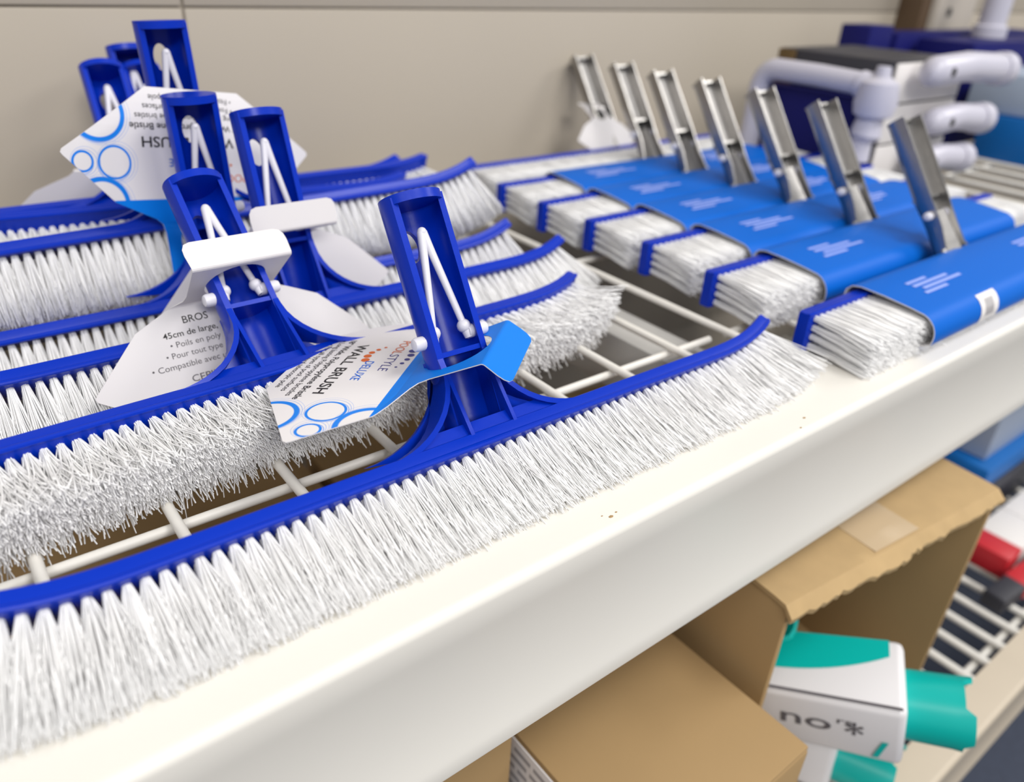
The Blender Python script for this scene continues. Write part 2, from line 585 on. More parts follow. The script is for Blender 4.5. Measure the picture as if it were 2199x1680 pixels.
def bristle_mass(name, rows, nf, L, rr, rt, mess, rad=0.00027, clampf=None, droop=0.0, seg=2, rowset=ROWS, core=None, xs=1.0):
    A = [[], [], [], []]
    for row in rows:
        for u in tuft_us(row):
            (pu, pv), tg, nm = frame_at(u)
            r, d, l, c = tuft_arrays(nf, L, rr, rt, mess, xs)
            rot = np.array([[tg[0], nm[0], 0], [tg[1], nm[1], 0], [0, 0, 1]])
            r = r @ rot.T + np.array([pu, pv, rowset[row]])
            A[0].append(r); A[1].append(d @ rot.T); A[2].append(l)
            c = c @ rot.T
            c[:, 2] -= droop
            A[3].append(c)
    r, d, l, c = (np.concatenate(a) for a in A)
    V, F = filaments(r, d, l, c, rad, clampf=clampf, seg=seg)
    if core:
        (v0, a0, b0), (v1, a1, b1) = core          # solid slab among the filaments, added to bounce light into dark gaps
        us = np.linspace(-HW + 0.008, HW - 0.008, 90)
        nv = 5
        ring = []
        for u in us:
            (pu, pv), tg, nm = frame_at(u)
            row = []
            for k in range(nv):
                f_ = k / (nv - 1); v = v0 + (v1 - v0) * f_
                row.append((pu + nm[0] * v, pv + nm[1] * v, b0 + (b1 - b0) * f_ + rng.uniform(-.0006, .0006)))
            for k in range(nv - 1, -1, -1):
                f_ = k / (nv - 1); v = v0 + (v1 - v0) * f_
                row.append((pu + nm[0] * v, pv + nm[1] * v, a0 + (a1 - a0) * f_))
            ring.append(row)
        CV = np.array(ring)
        if clampf is not None:
            CV = clampf(CV)
        m = 2 * nv
        ii = np.arange(len(us) * m).reshape(len(us), m) + len(V)
        CF = [np.stack([ii[:-1, k], ii[:-1, (k + 1) % m], ii[1:, (k + 1) % m], ii[1:, k]], 1) for k in range(m)]
        for e in (0, -1):
            for k in range(nv - 1):
                CF.append(np.array([[ii[e, k], ii[e, k + 1], ii[e, m - 2 - k], ii[e, m - 1 - k]]]))
        V = np.concatenate([V, CV.reshape(-1, 3)]); F = np.concatenate([F] + CF)
    return quad_mesh(name, V, F, 'bristle')

TUFTS1 = []
for i in range(9):
    r, d, l, c = tuft_arrays(115, 0.040, 0.0015, 0.0078, 0.0022, 1.2)
    V, F = filaments(r, d, l, c, 0.00027)
    TUFTS1.append(quad_mesh('bristle_tuft', V, F, 'bristle'))
TUFTS = []
for i in range(7):
    r, d, l, c = tuft_arrays(95, 0.040, 0.0016, 0.0066, 0.0011)
    V, F = filaments(r, d, l, c, 0.00027)
    TUFTS.append(quad_mesh('bristle_tuft', V, F, 'bristle'))
MESSY = []
for i in range(9):
    r, d, l, c = tuft_arrays(56, 0.032, 0.0017, 0.0062, 0.0034)
    c[:, 2] += rng.normal(-0.0015, 0.005, len(c)); c[:, 0] += rng.normal(0, 0.005, len(c))
    V, F = filaments(r, d, l, c, 0.00034, seg=4)
    MESSY.append(quad_mesh('bristle_tuft', V, F, 'bristle'))

SPINE = to_mesh(spine_mesh(0.023, 0.0075), 'spine', 'blue_plastic', 22)
SOCKET = socket_mesh()
NECK = neck_mesh()
CLIP = clip_mesh()
BTN = {sg: button_mesh(sg) for sg in (-1, 1)}
MASS = bristle_mass('bristles', (1, 2, 3), 60, 0.040, 0.0016, 0.0066, 0.0014, core=((-0.016, -0.0085, 0.0035), (-0.035, -0.0115, 0.0066)))

def pose(x, y, z, th, yaw, roll):
    th, yaw, roll = R_(th), R_(yaw), R_(roll)
    Mx = Matrix(((1, 0, 0), (0, math.cos(th), -math.sin(th)), (0, math.sin(th), math.cos(th))))
    Ry = Matrix(((math.cos(roll), 0, math.sin(roll)), (0, 1, 0), (-math.sin(roll), 0, math.cos(roll))))
    Rz = Matrix.Rotation(yaw, 3, 'Z')
    M4 = (Rz @ Ry @ Mx).to_4x4()
    M4.translation = (x, y, z)
    return M4

def part(name, me, parent):
    return link(bpy.data.objects.new(name, me), parent)

BRUSH = {}
def blue_brush(key, P, label, mass, tufts=None, clip=True):
    M4 = pose(*P)
    root = empty('pool_brush', M4=M4)
    tag_as(root, label, 'brush', 'blue plastic pool brushes')
    part('spine', SPINE, root)
    part('neck', NECK, root)
    part('handle_socket', SOCKET, root)
    c = part('spring_clip', CLIP, root)
    for sg in (-1, 1):
        part('snap_button', BTN[sg], c)
    ms = part('bristles', mass, root)
    ms['kind'] = 'stuff'
    if tufts:
        for i, u in enumerate(tuft_us(0)):
            (pu, pv), tg, nm = frame_at(u)
            t = part('bristle_tuft', tufts[(i * 5 + i // 3) % len(tufts)], root)
            t.location = (pu, pv, ROWS[0])
            t.rotation_euler = (0, 0, math.atan2(tg[1], tg[0]))
    BRUSH[key] = M4
    return root

P1 = (0.1788, 0.2318, 0.0113, 29.2, 0.5, 0.6)
M1 = pose(*P1)
M1n = np.array(M1); M1i = np.array(M1.inverted())
def clamp1(P):
    sh = P.shape
    Q = P.reshape(-1, 3) @ M1n[:3, :3].T + M1n[:3, 3]
    low = Q[:, 2] < 0.004
    depth = 0.004 - Q[:, 2]
    lift = 0.004 - depth * 0.16 + rng.uniform(0, 0.0012, len(Q))
    Q[:, 2] = np.where(low, np.maximum(lift, 0.0006), Q[:, 2])
    Q[:, 1] = np.where(low, Q[:, 1] - depth * 0.12, Q[:, 1])
    return (Q @ M1i[:3, :3].T + M1i[:3, 3]).reshape(sh)

MASS1 = bristle_mass('bristles', (1, 2, 3), 80, 0.040, 0.0015, 0.0072, 0.0020, clampf=clamp1, seg=3, xs=1.2, core=((-0.016, -0.0085, 0.0035), (-0.035, -0.0115, 0.0066)))
MASS2 = bristle_mass('bristles', (1, 2, 3), 40, 0.032, 0.0017, 0.0066, 0.0042, rad=0.00034, droop=0.001, seg=3, core=((-0.009, -0.0075, 0.003), (-0.025, -0.006, 0.0055)))

blue_brush('b1', P1, 'blue pool brush nearest the viewer, lying along the cream rail, card tag round its handle', MASS1, TUFTS1)
blue_brush('b2', (0.1221, 0.3236, 0.0197, 15.3, 4.7, 1.3), 'blue pool brush with splayed messy bristles, directly behind the front brush', MASS2, MESSY)
blue_brush('b3', (0.1682, 0.402, 0.0135, 40.5, 3.3, 1.1), 'blue pool brush, third from the front rail, white tab halfway up its handle', MASS, TUFTS)
blue_brush('b4', (0.1414, 0.4631, 0.0106, 58.8, -3.7, -1.8), 'blue pool brush whose handle stands right in front of the big upside-down printed card', MASS, TUFTS)
blue_brush('b5', (0.1457, 0.5113, 0.0449, 57.6, -2.1, -1.7), 'blue pool brush with the highest handle, sticking up above the big printed card', MASS, TUFTS)
blue_brush('b6', (0.128, 0.581, 0.034, 22.5, -2.0, 1.7), 'blurred blue pool brush with the leftmost handle, near the back wall', MASS)
blue_brush('b7', (0.1605, 0.6437, 0.0222, 42.4, 0.1, -0.3), 'blurred blue pool brush farthest back, its handle mostly hidden by the highest handle', MASS)
blue_brush('b8', (0.165, 0.597, 0.036, 17.75, -0.1, 0.1), 'blurred blue pool brush whose handle is squeezed right behind the leftmost handle', MASS)

# ------------------------------------------------------------------ card tags
def ring_material(name, rings, base, ink):
    m = bpy.data.materials.new(name); m.use_nodes = True
    nt = m.node_tree; b = nt.nodes['Principled BSDF']
    b.inputs['Roughness'].default_value = 0.45
    uv = nt.nodes.new('ShaderNodeUVMap'); uv.uv_map = 'flat'
    acc = None
    for (cx, cy, r, w, strength) in rings:
        d = nt.nodes.new('ShaderNodeVectorMath'); d.operation = 'DISTANCE'
        d.inputs[1].default_value = (cx, cy, 0)
        nt.links.new(uv.outputs[0], d.inputs[0])
        s = nt.nodes.new('ShaderNodeMath'); s.operation = 'SUBTRACT'; s.inputs[1].default_value = r
        nt.links.new(d.outputs['Value'], s.inputs[0])
        a = nt.nodes.new('ShaderNodeMath'); a.operation = 'ABSOLUTE'
        nt.links.new(s.outputs[0], a.inputs[0])
        lt = nt.nodes.new('ShaderNodeMapRange'); lt.inputs[1].default_value = w * 0.8; lt.inputs[2].default_value = w * 1.2
        lt.inputs[3].default_value = strength; lt.inputs[4].default_value = 0
        nt.links.new(a.outputs[0], lt.inputs[0])
        if acc is None: acc = lt
        else:
            mx = nt.nodes.new('ShaderNodeMath'); mx.operation = 'MAXIMUM'
            nt.links.new(acc.outputs[0], mx.inputs[0]); nt.links.new(lt.outputs[0], mx.inputs[1]); acc = mx
    mix = nt.nodes.new('ShaderNodeMix'); mix.data_type = 'RGBA'
    mix.inputs[6].default_value = (*base, 1); mix.inputs[7].default_value = (*ink, 1)
    nt.links.new(acc.outputs[0], mix.inputs[0]); nt.links.new(mix.outputs[2], b.inputs['Base Color'])
    MATS[name] = m
RINGS = []
for (cx, cy, r, w) in ((56, -58, 13.5, 1.2), (65.5, -33.5, 5.0, 0.6), (49, -33, 8.3, 0.6), (57, -11, 13.5, 1.3)):
    RINGS.append((cx, cy, r, w, 1.0))
    RINGS.append((cx - 0.8, cy + 0.5, r + 1.5, 0.16, 0.55))
    RINGS.append((cx - 1.4, cy + 0.2, r + 2.6, 0.13, 0.4))
    RINGS.append((cx + 0.2, cy + 0.9, r + 0.5, 0.22, 0.7))
ring_material('card_print', RINGS, (0.76, 0.735, 0.74), (0.0, 0.20, 0.76))

HALF = [(26, 44), (25.2, 46.4), (23, 48), (0, 48)]
def card_outline():
    right = [(0, 48), (21.5, 48), (24.5, 47), (26, 44.5), (26.3, 41), (24.6, 20), (23.6, 6), (24.5, 1), (28, -2), (50, -12), (75, -36.6), (76, -38), (75.2, -39.8), (28, -72)]
    left = [(-x, y) for x, y in right[::-1] if x > 0]
    return right + left

def flat_card(hole_r=15.8, hole_p=14):
    cu = bpy.data.curves.new('card', 'CURVE'); cu.dimensions = '2D'; cu.fill_mode = 'BOTH'
    def spl(pts):
        s = cu.splines.new('POLY'); s.points.add(len(pts) - 1)
        for p, (x, y) in zip(s.points, pts): p.co = (x, y, 0, 1)
        s.use_cyclic_u = True
    spl(card_outline())
    hole = []
    for a in np.linspace(0, 2 * math.pi, 30, endpoint=False):
        hole.append((hole_r * math.cos(a), hole_p + hole_r * math.sin(a) * 1.05))
    spl(hole)
    ob = link(bpy.data.objects.new('card', cu))
    dg = bpy.context.evaluated_depsgraph_get()
    me = bpy.data.meshes.new_from_object(ob.evaluated_get(dg))
    bm = bmesh.new(); bm.from_mesh(me)
    bpy.data.objects.remove(ob); bpy.data.curves.remove(cu); bpy.data.meshes.remove(me)
    for p in (-13.0, -4.4, -3.7, -3.0, -2.3, -1.6, 31.6, 32.3, 33.0, 33.7, 34.4) + tuple(range(-68, 48, 4)):
        bmesh.ops.bisect_plane(bm, geom=bm.verts[:] + bm.edges[:] + bm.faces[:], plane_co=(0, p, 0), plane_no=(0, 1, 0))
    for q in range(-72, 76, 12):
        bmesh.ops.bisect_plane(bm, geom=bm.verts[:] + bm.edges[:] + bm.faces[:], plane_co=(q, 0, 0), plane_no=(1, 0, 0))
    bmesh.ops.remove_doubles(bm, verts=bm.verts[:], dist=0.01)
    return bm

def profile_map(angles, p0, curl=None):
    """angles: list of (p_start, degrees) for p > start; returns f(q,p,m)->local mm with origin at p0"""
    ps = np.linspace(-80, 60, 561)
    ang = np.zeros_like(ps)
    for (st, a) in angles:
        w = np.clip((ps - st) / 2.5 + 0.5, 0, 1)
        ang = ang * (1 - w) + a * w
    ang = np.radians(ang)
    dp = ps[1] - ps[0]
    X = np.concatenate([[0], np.cumsum(np.cos(ang[:-1]) * dp)]); Z = np.concatenate([[0], np.cumsum(np.sin(ang[:-1]) * dp)])
    X -= np.interp(p0, ps, X); Z -= np.interp(p0, ps, Z)
    def f(q, p, m):
        x = np.interp(p, ps, X); z = np.interp(p, ps, Z); a = np.interp(p, ps, ang)
        zz = z + m * math.cos(a)
        if curl is not None:
            zz += curl(q, p)
        return Vector((q, x - m * math.sin(a), zz)) * 0.001
    return f

FRONT = [  # (text, q, p, width, cap height, bold, material)
    ('WALL BRUSH', 6, -46.5, 56, 5.6, 0.014, 'print_black'),
    ('18” Wide, Polypropylene Bristle', 5, -53.6, 68, 3.5, 0.012, 'print_black'),
    ('• Long lasting Polypropylene bristles', 4, -58.6, 64, 3.1, 0.0, 'print_black'),
    ('• For all types of pool surfaces', 4, -63.4, 54, 3.1, 0.0, 'print_black'),
    ('• Fits standard telescopic pole', 2, -68.2, 50, 3.1, 0.0, 'print_black'),
    ('POOL', -22, -26.0, 18, 4.8, -0.004, 'print_orange'),
    ('STYLE', -2.5, -26.0, 19, 4.8, -0.004, 'print_navy'),
    ('DELUXE', 8, -35.0, 21, 4.4, 0.006, 'print_blue'),
]
BACK = [
    ('BROS', -20, -12.0, 13, 3.8, 0.004, 'print_black'),
    ('45cm de large,', -24, -18.0, 28, 3.1, 0.008, 'print_black'),
    ('• Poils en poly', -23, -23.2, 26, 3.1, 0.0, 'print_grey'),
    ('• Pour tout type', -25, -28.4, 29, 3.1, 0.0, 'print_grey'),
    ('• Compatible avec u', -29, -33.8, 38, 3.1, 0.0, 'print_grey'),
    ('CEPILL', -22, -42.0, 17, 3.6, 0.004, 'print_grey'),
    ('Cerdas de', -23, -47.8, 20, 3.1, 0.0, 'print_grey'),
    ('• Cerdas', -21, -53.0, 17, 3.1, 0.0, 'print_grey'),
    ('• Para', -23, -58.2, 12, 3.1, 0.0, 'print_grey'),
]

def hang_tag(label, O, Mx, fold, front=True, back=True, curl=None, scale=1.0, dots=True):
    """O: world position of the p=0 line centre; Mx: 3x3 columns q,p,normal"""
    f = profile_map(fold, 0.0, curl)
    M4 = Matrix([list(r) for r in Mx]).to_4x4()
    M4 = M4 @ Matrix.Scale(scale, 4)
    M4.translation = Vector(O)
    bm = flat_card()
    uvl = bm.loops.layers.uv.new('flat')
    for fc in bm.faces:
        for lp in fc.loops:
            lp[uvl].uv = (lp.vert.co.x, lp.vert.co.y)
        fc.material_index = 2 if fc.calc_center_median().y > -13.0 else 0
        if fc.normal.z < 0: fc.normal_flip()
    for v in bm.verts:
        v.co = f(v.co.x, v.co.y, 0)
    me = bpy.data.meshes.new('hang_tag'); bm.to_mesh(me); bm.free()
    for m in ('card_print' if front else 'card_white', 'card_white', 'card_blue' if front else 'card_white', 'card_white'):
        me.materials.append(MATS[m])
    o = bpy.data.objects.new('hang_tag', me); link(o)
    o.matrix_world = M4
    sm = o.modifiers.new('thickness', 'SOLIDIFY'); sm.thickness = 0.0004; sm.offset = -1
    sm.material_offset = 1; sm.material_offset_rim = 1
    tag_as(o, label, 'card tag', 'hang tags on the brush handles')
    def put(rows, side):
        by = {}
        for (tx, q, p, w, hgt, bold, mt) in rows:
            co, fs = text_mesh(tx, w, hgt, bold)
            vs_, fc_ = by.setdefault(mt, ([], []))
            base = len(vs_)
            for (x, y) in co:
                if side > 0: vs_.append(f(q + x, p + y, 0.12))
                else: vs_.append(f(-(q + x), p + y, -0.52))
            fc_.extend([tuple(base + i for i in (t if side > 0 else t)) for t in fs])
        for mt, (vs_, fc_) in by.items():
            mesh_obj('lettering', vs_, fc_, mt, o)
    if front:
        put(FRONT, 1)
        if dots:
            for (mt, lst) in (('print_orange', [(-20, -31.5, 0.8), (-16.5, -34.0, 1.2), (-12.5, -36.0, 1.6), (-8.2, -36.6, 2.0), (-3.6, -36.0, 2.1)]),
                              ('print_navy', [(2, -18.5, 0.7), (-2.5, -17.0, 1.1), (-7.2, -16.0, 1.4), (-12.4, -15.8, 1.8), (-17.6, -16.6, 2.0)])):
                vs_, fc_ = [], []
                for (q, p, r) in lst:
                    b0 = len(vs_)
                    for a in np.linspace(0, 2 * math.pi, 16, endpoint=False):
                        vs_.append(f(q + r * math.cos(a), p + r * math.sin(a), 0.12))
                    fc_.append(tuple(range(b0, b0 + 16)))
                mesh_obj('logo_dot', vs_, fc_, mt, o)
    if back:
        put(BACK, -1)
    return o

def tag_frame(key, s, n, u=0.0):
    M4 = BRUSH[key]; R3 = M4.to_3x3()
    q = R3 @ Vector((-1, 0, 0)); p = R3 @ AXA; nn = -(R3 @ AXN)
    return tuple(M4 @ hpt(u, s, n)), tuple(zip(q, p, nn))

hang_tag('printed card tag lying flat, wall brush wording, on the nearest brush handle',
         (0.1716, 0.2720, 0.0425),
         ((-0.7589, 0.6507, -0.0246), (-0.6504, -0.7555, 0.0786), (0.0326, 0.0757, 0.9966)),
         [(-100, 0), (-10, 22), (33, -36)], back=False,
         curl=lambda q, p: -0.0016 * max(0, -p - 30) ** 2 - (0.0022 * max(0, -q - 10) ** 2 if p < 0 else 0))
hang_tag('white card tag with French and Spanish text on the second brush handle',
         *tag_frame('b2', 0.060, -0.0155),
         [(-100, -19), (-3, -90), (33, 4)], front=False)
hang_tag('plain white back of a card tag folded round the third brush handle',
         *tag_frame('b3', 0.049, -0.0155),
         [(-100, -4), (-3, -90), (33, -4)], front=False, back=False)
hang_tag('large upright card tag with upside-down print below the highest brush handle',
         (0.1424, 0.500, 0.0530),
         ((-0.9604, -0.1308, 0.2459), (-0.2354, -0.0909, -0.9676), (0.149, -0.9872, 0.0565)),
         [(-100, 0), (2, 20)], back=False, scale=1.08,
         curl=lambda q, p: -0.004 * max(0, -p - 40) ** 2)
hang_tag('grey shaded back of a card tag half hidden behind the large upright tag',
         (0.117, 0.612, 0.062),
         ((-0.99, 0.06, 0.08), (0.09, -0.10, 0.99), (0.07, 0.99, 0.09)),
         [(-100, 0), (2, 125)], front=False, back=False)

# ------------------------------------------------------------------ brushes with metal handles and card sleeves
BOW[0] = 0.0
SPINE_B = to_mesh(spine_mesh(0.026, 0.0085), 'spine', 'blue_plastic', 22)
ROWS_B = (0.0092, 0.0030, -0.0030, -0.0092)
MASS_B = bristle_mass('bristles', (0, 1, 2, 3), 55, 0.041, 0.0019, 0.0034, 0.0008, rad=0.0003, droop=0.0030, rowset=ROWS_B, core=((-0.006, -0.010, 0.0088), (-0.037, -0.0125, 0.0082)))
PHB = R_(54)
def mpt(u, s, n):
    return Vector((u, 0.009, 0.004)) + Vector((0, math.cos(PHB), math.sin(PHB))) * s + Vector((0, -math.sin(PHB), math.cos(PHB))) * n

def metal_handle_mesh():
    bm = bmesh.new()
    # open channel: arc profile, lofted along the handle with a pinched waist and flared foot
    st = [(0.000, 0.0190, 0.004, 0.010), (0.010, 0.0165, 0.005, 0.010), (0.030, 0.0130, 0.006, 0.0105), (0.044, 0.0132, 0.006, 0.0115), (0.052, 0.0140, 0.006, 0.0125), (0.118, 0.0140, 0.006, 0.0125)]
    rings = []
    K = 20
    for (s, hw, nf, dep) in st:
        o, i_ = [], []
        for k in range(K + 1):
            a = k / K * math.pi
            c, sn = math.cos(a), math.sin(a)
            # superellipse trough
            x = hw * math.copysign(abs(c) ** 0.85, c)
            y = nf - (nf + dep) * abs(sn) ** 0.85
            xi = (hw - 0.0015) * math.copysign(abs(c) ** 0.85, c)
            yi = nf - (nf + dep - 0.0016) * abs(sn) ** 0.85
            o.append(bm.verts.new(mpt(x, s, y))); i_.append(bm.verts.new(mpt(xi, s, yi)))
        rings.append(o + i_[::-1])
    n = len(rings[0])
    for a, b in zip(rings[:-1], rings[1:]):
        for k in range(n):
            bm.faces.new((a[k], a[(k + 1) % n], b[(k + 1) % n], b[k]))
    for ring in (rings[0], rings[-1]):
        for k in range(K):
            bm.faces.new((ring[k], ring[k + 1], ring[n - 2 - k], ring[n - 1 - k]))
    # top rim bridge, waist bridge and the ridged neck plate
    def plate(s0, s1, hw, n0, n1):
        prism(bm, [(-hw, n0), (hw, n0), (hw, n1), (-hw, n1)], lambda x, y, s: mpt(x, s, y), s0, s1)
    plate(0.1160, 0.118, 0.0105, -0.0095, -0.001)
    plate(0.0535, 0.0555, 0.0110, -0.0100, 0.0015)
    # folded neck: a centre ridge falling to the foot
    for (xa, xb) in ((-0.0118, 0.0), (0.0, 0.0118)):
        v = [bm.verts.new(mpt(xa * 0.95, 0.042, 0.001 if xa < 0 else 0.0055)), bm.verts.new(mpt(xb * 0.95, 0.042, 0.0055 if xa < 0 else 0.001)),
             bm.verts.new(mpt(xb * 1.45, 0.0005, 0.0095 if xa < 0 else 0.001)), bm.verts.new(mpt(xa * 1.45, 0.0005, 0.001 if xa < 0 else 0.0095))]
        bm.faces.new(v)
    # toes at the foot
    for sg in (-1, 1):
        tube(bm, [mpt(sg * 0.0165, 0.012, 0.003), mpt(sg * 0.021, -0.002, 0.004)], [0.0026, 0.0022], 8)
    return to_mesh(bm, 'metal_handle', 'cast_metal', 45)

def metal_hole_mesh():
    bm = bmesh.new()
    prism(bm, [(-0.0095, 0.0432), (0.0095, 0.0432), (0.0098, 0.0532), (-0.0098, 0.0532)], lambda x, s, n: mpt(x, s, n), -0.0085, -0.006)
    return to_mesh(bm, 'clip_hole', 'hole_dark')
METAL = metal_handle_mesh(); MHOLE = metal_hole_mesh()
def mbutton(sg):
    bm = bmesh.new()
    tube(bm, [mpt(sg * u, 0.040, 0.0) for u in (0.010, 0.0165, 0.0178, 0.0184)], [0.0033, 0.0033, 0.0027, 0.0015], 12)
    return to_mesh(bm, 'snap_button', 'white_plastic')
MBTN = {sg: mbutton(sg) for sg in (-1, 1)}

SLV = 0.150
def sleeve_pts(y_only=False):
    """open cross section of the sleeve in (v,w) from the back bottom over the top to the front bottom"""
    t = 0.0008
    pts = [(0.014, -0.0125), (0.0145, 0.006), (0.0135, 0.0125), (0.010, 0.0160), (0.004, 0.0172)]
    pts += [(-0.012, 0.0165), (-0.030, 0.0148)]
    for k in range(9):
        a = math.pi / 2 + k / 8 * math.pi * 0.62
        pts.append((-0.036 + 0.0135 * math.cos(a), 0.0005 + 0.0135 * math.sin(a)))
    pts.append((-0.030, -0.0138)); pts.append((-0.005, -0.0138)); pts.append((0.012, -0.0134))
    return pts

def sleeve_mesh():
    bm = bmesh.new()
    pts = sleeve_pts()
    N = len(pts)
    def off(i, d):
        a = Vector(pts[(i - 1) % N]); b = Vector(pts[(i + 1) % N]); t = (b - a).normalized()
        return Vector(pts[i]) + Vector((t.y, -t.x)) * d
    # notch of the handle: the top back part is split
    cols = [-SLV, -0.05, -0.021, 0.021, 0.05, SLV]
    outer = [[bm.verts.new((u, pts[i][0], pts[i][1])) for i in range(N)] for u in cols]
    inner = [[bm.verts.new((u, *off(i, -0.0006))) for i in range(N)] for u in cols]
    for c in range(len(cols) - 1):
        for i in range(N):
            j = (i + 1) % N
            if c == 2 and i in (0, 1, 2):
                continue
            bm.faces.new((outer[c][i], outer[c][j], outer[c + 1][j], outer[c + 1][i]))
            f = bm.faces.new((inner[c][i], inner[c + 1][i], inner[c + 1][j], inner[c][j])); f.material_index = 1
    for c in (0, len(cols) - 1):
        for i in range(N):
            j = (i + 1) % N
            f = bm.faces.new((outer[c][i], inner[c][i], inner[c][j], outer[c][j])); f.material_index = 1
    me = to_mesh(bm, 'card_sleeve', 'sleeve_blue', 50)
    me.materials.append(MATS['card_grey_back'])
    return me
SLEEVE = sleeve_mesh()

def sleeve_at(d):
    """point and outward normal on the sleeve top at front distance d (mm of v below the top edge)"""
    pts = [Vector(p) for p in sleeve_pts()[4:16]]
    acc = 0.0
    for a, b in zip(pts[:-1], pts[1:]):
        l = (b - a).length
        if acc + l >= d:
            p = a + (b - a) * ((d - acc) / l); t = (b - a).normalized()
            return p, Vector((t.y, -t.x))
        acc += l
    return pts[-1], Vector((-1, 0))

def sleeve_patch(rects):
    V, F = [], []
    for (u0, u1, d0, d1) in rects:
        n = max(1, int((d1 - d0) / 0.002))
        b0 = len(V)
        for k in range(n + 1):
            p, nm = sleeve_at(d0 + (d1 - d0) * k / n)
            q = p + nm * 0.0003 if nm.dot(Vector((0, 1))) > -0.5 else p - nm * 0.0003
            for u in (u0, u1):
                V.append((u, q.x, q.y))
        for k in range(n):
            F.append((b0 + 2 * k, b0 + 2 * k + 1, b0 + 2 * k + 3, b0 + 2 * k + 2))
    return V, F

lines = []
for (u0, ls) in ((-0.118, ((0.0, 0.026), (0.001, 0.046), (0.006, 0.052), (0.0, 0.030))), (-0.114, ()), (0.048, ((0, 0.030), (0, 0.044), (0.002, 0.040), (0, 0.026)))):
    for k, (du, ln) in enumerate(ls):
        lines.append((u0 + du, u0 + du + ln, 0.0125 + 0.0046 * k, 0.0125 + 0.0046 * k + 0.0027))
Vp, Fp = sleeve_patch(lines)

def metal_brush(i, P, label, sleeve=True, sticker=False):
    root = empty('pool_brush', M4=pose(*P))
    tag_as(root, label, 'brush', 'metal-handled pool brushes in a row')
    part('spine', SPINE_B, root)
    b = part('bristles', MASS_B, root); b['kind'] = 'stuff'
    hm = part('metal_handle', METAL, root)
    part('clip_hole', MHOLE, hm)
    for sg in (-1, 1):
        part('snap_button', MBTN[sg], hm)
    if sleeve:
        s = part('card_sleeve', SLEEVE, root)
        mesh_obj('printed_lines', Vp, Fp, 'print_pale', s)['kind'] = 'stuff'
        if sticker:
            v, f = sleeve_patch([(-0.086, -0.060, 0.046, 0.066)])
            mesh_obj('sticker', v, f, 'box_white', s)
            bars = [(-0.0795 + k * 0.0018, -0.0787 + k * 0.0018, 0.050, 0.062) for k in range(7)]
            v, f = sleeve_patch(bars)
            v = [(a, b_ - 0.0002, c) for a, b_, c in v]
            mesh_obj('bar_code', v, f, 'print_bar', s)
    return root

MB = [
    ((0.650, 0.630, 0.0145, 0, 0.5, 0), 'metal-handled pool brush farthest back by the wall, without a sleeve, white tag on its handle', False, False),
    ((0.640, 0.557, 0.0145, 0, -0.5, 0), 'metal-handled sleeved pool brush, second from the back wall', True, False),
    ((0.636, 0.495, 0.0145, 0, 0.3, 0), 'metal-handled sleeved pool brush, third from the back wall', True, False),
    ((0.637, 0.435, 0.0145, 0, 0.0, 0), 'metal-handled sleeved pool brush, middle of the row of seven', True, False),
    ((0.637, 0.372, 0.0145, 0, 0.2, 0), 'metal-handled sleeved pool brush, third from the front rail', True, False),
    ((0.630, 0.304, 0.0145, 0, 0.0, 0), 'metal-handled sleeved pool brush, second from the front rail', True, False),
    ((0.625, 0.227, 0.0145, 0, 0.5, 0), 'metal-handled sleeved pool brush at the front rail, white bar code sticker on its sleeve', True, True),
]
for i, (P, lab, sl, st) in enumerate(MB):
    metal_brush(i, P, lab, sl, st)
hang_tag('blurred white card tag on the metal handle nearest the back wall',
         (0.640, 0.655, 0.055),
         ((-0.98, 0.0, -0.05), (0.0, 0.55, 0.83), (0.05, 0.83, -0.55)),
         [(-100, 0), (-1, 25), (30, 40)], front=False, back=False, scale=0.62)

# ------------------------------------------------------------------ stock at the right end of the shelf
def carton(name, label, lo, hi, m, group=None, yaw=0.0, extra=None, cat='box'):
    c = Vector(((lo[0] + hi[0]) / 2, (lo[1] + hi[1]) / 2, lo[2]))
    root = empty(name, c)
    root.rotation_euler = (0, 0, R_(yaw))
    a = Vector(lo) - c; b = Vector(hi) - c
    box_obj('body', a, b, m, root, bev=0.0015)
    # lid flaps as a thin raised sheet with a centre seam
    for s in (-1, 1):
        x0, x1 = (a.x + 0.001, -0.0006) if s < 0 else (0.0006, b.x - 0.001)
        box_obj('lid_flap', (x0, a.y + 0.001, b.z), (x1, b.y - 0.001, b.z + 0.0009), m, root, bev=0.0003)
    tag_as(root, label, cat, group)
    return root

for k, (lab) in enumerate(('lowest of the three white-fronted cartons stacked beside the brush row', 'middle one of the three white-fronted cartons stacked beside the brush row',
                           'topmost of the three white-fronted cartons, black sided, beside the brush row')):
    z0 = 0.0435 * k
    root = empty('carton', (0.95, 0.525, z0))
    tag_as(root, lab, 'box', 'white-fronted cartons in a stack')
    box_obj('body', (-0.077, -0.073, 0), (0.08, 0.075, 0.0425), 'black_card', root, bev=0.001)
    box_obj('front_panel', (-0.0765, -0.0755, 0.0008), (0.0795, -0.0725, 0.0417), 'box_white', root, bev=0.0008)
    box_obj('back_edge', (-0.0785, 0.052, 0.0008), (-0.0765, 0.0755, 0.0425), 'brown_card', root, bev=0.0004)
    if k == 2:
        for s in (0, 1):
            box_obj('lid_flap', (-0.076, -0.072 + 0.0735 * s, 0.0425), (0.079, -0.0005 + 0.0735 * s, 0.0432), 'black_card', root, bev=0.0002)
nz = box_obj('slim_box', (0.846, 0.462, 0.0), (0.868, 0.60, 0.092), 'navy', bev=0.002)
tag_as(nz, 'slim navy box standing against the black carton side under a white pipe', 'box')

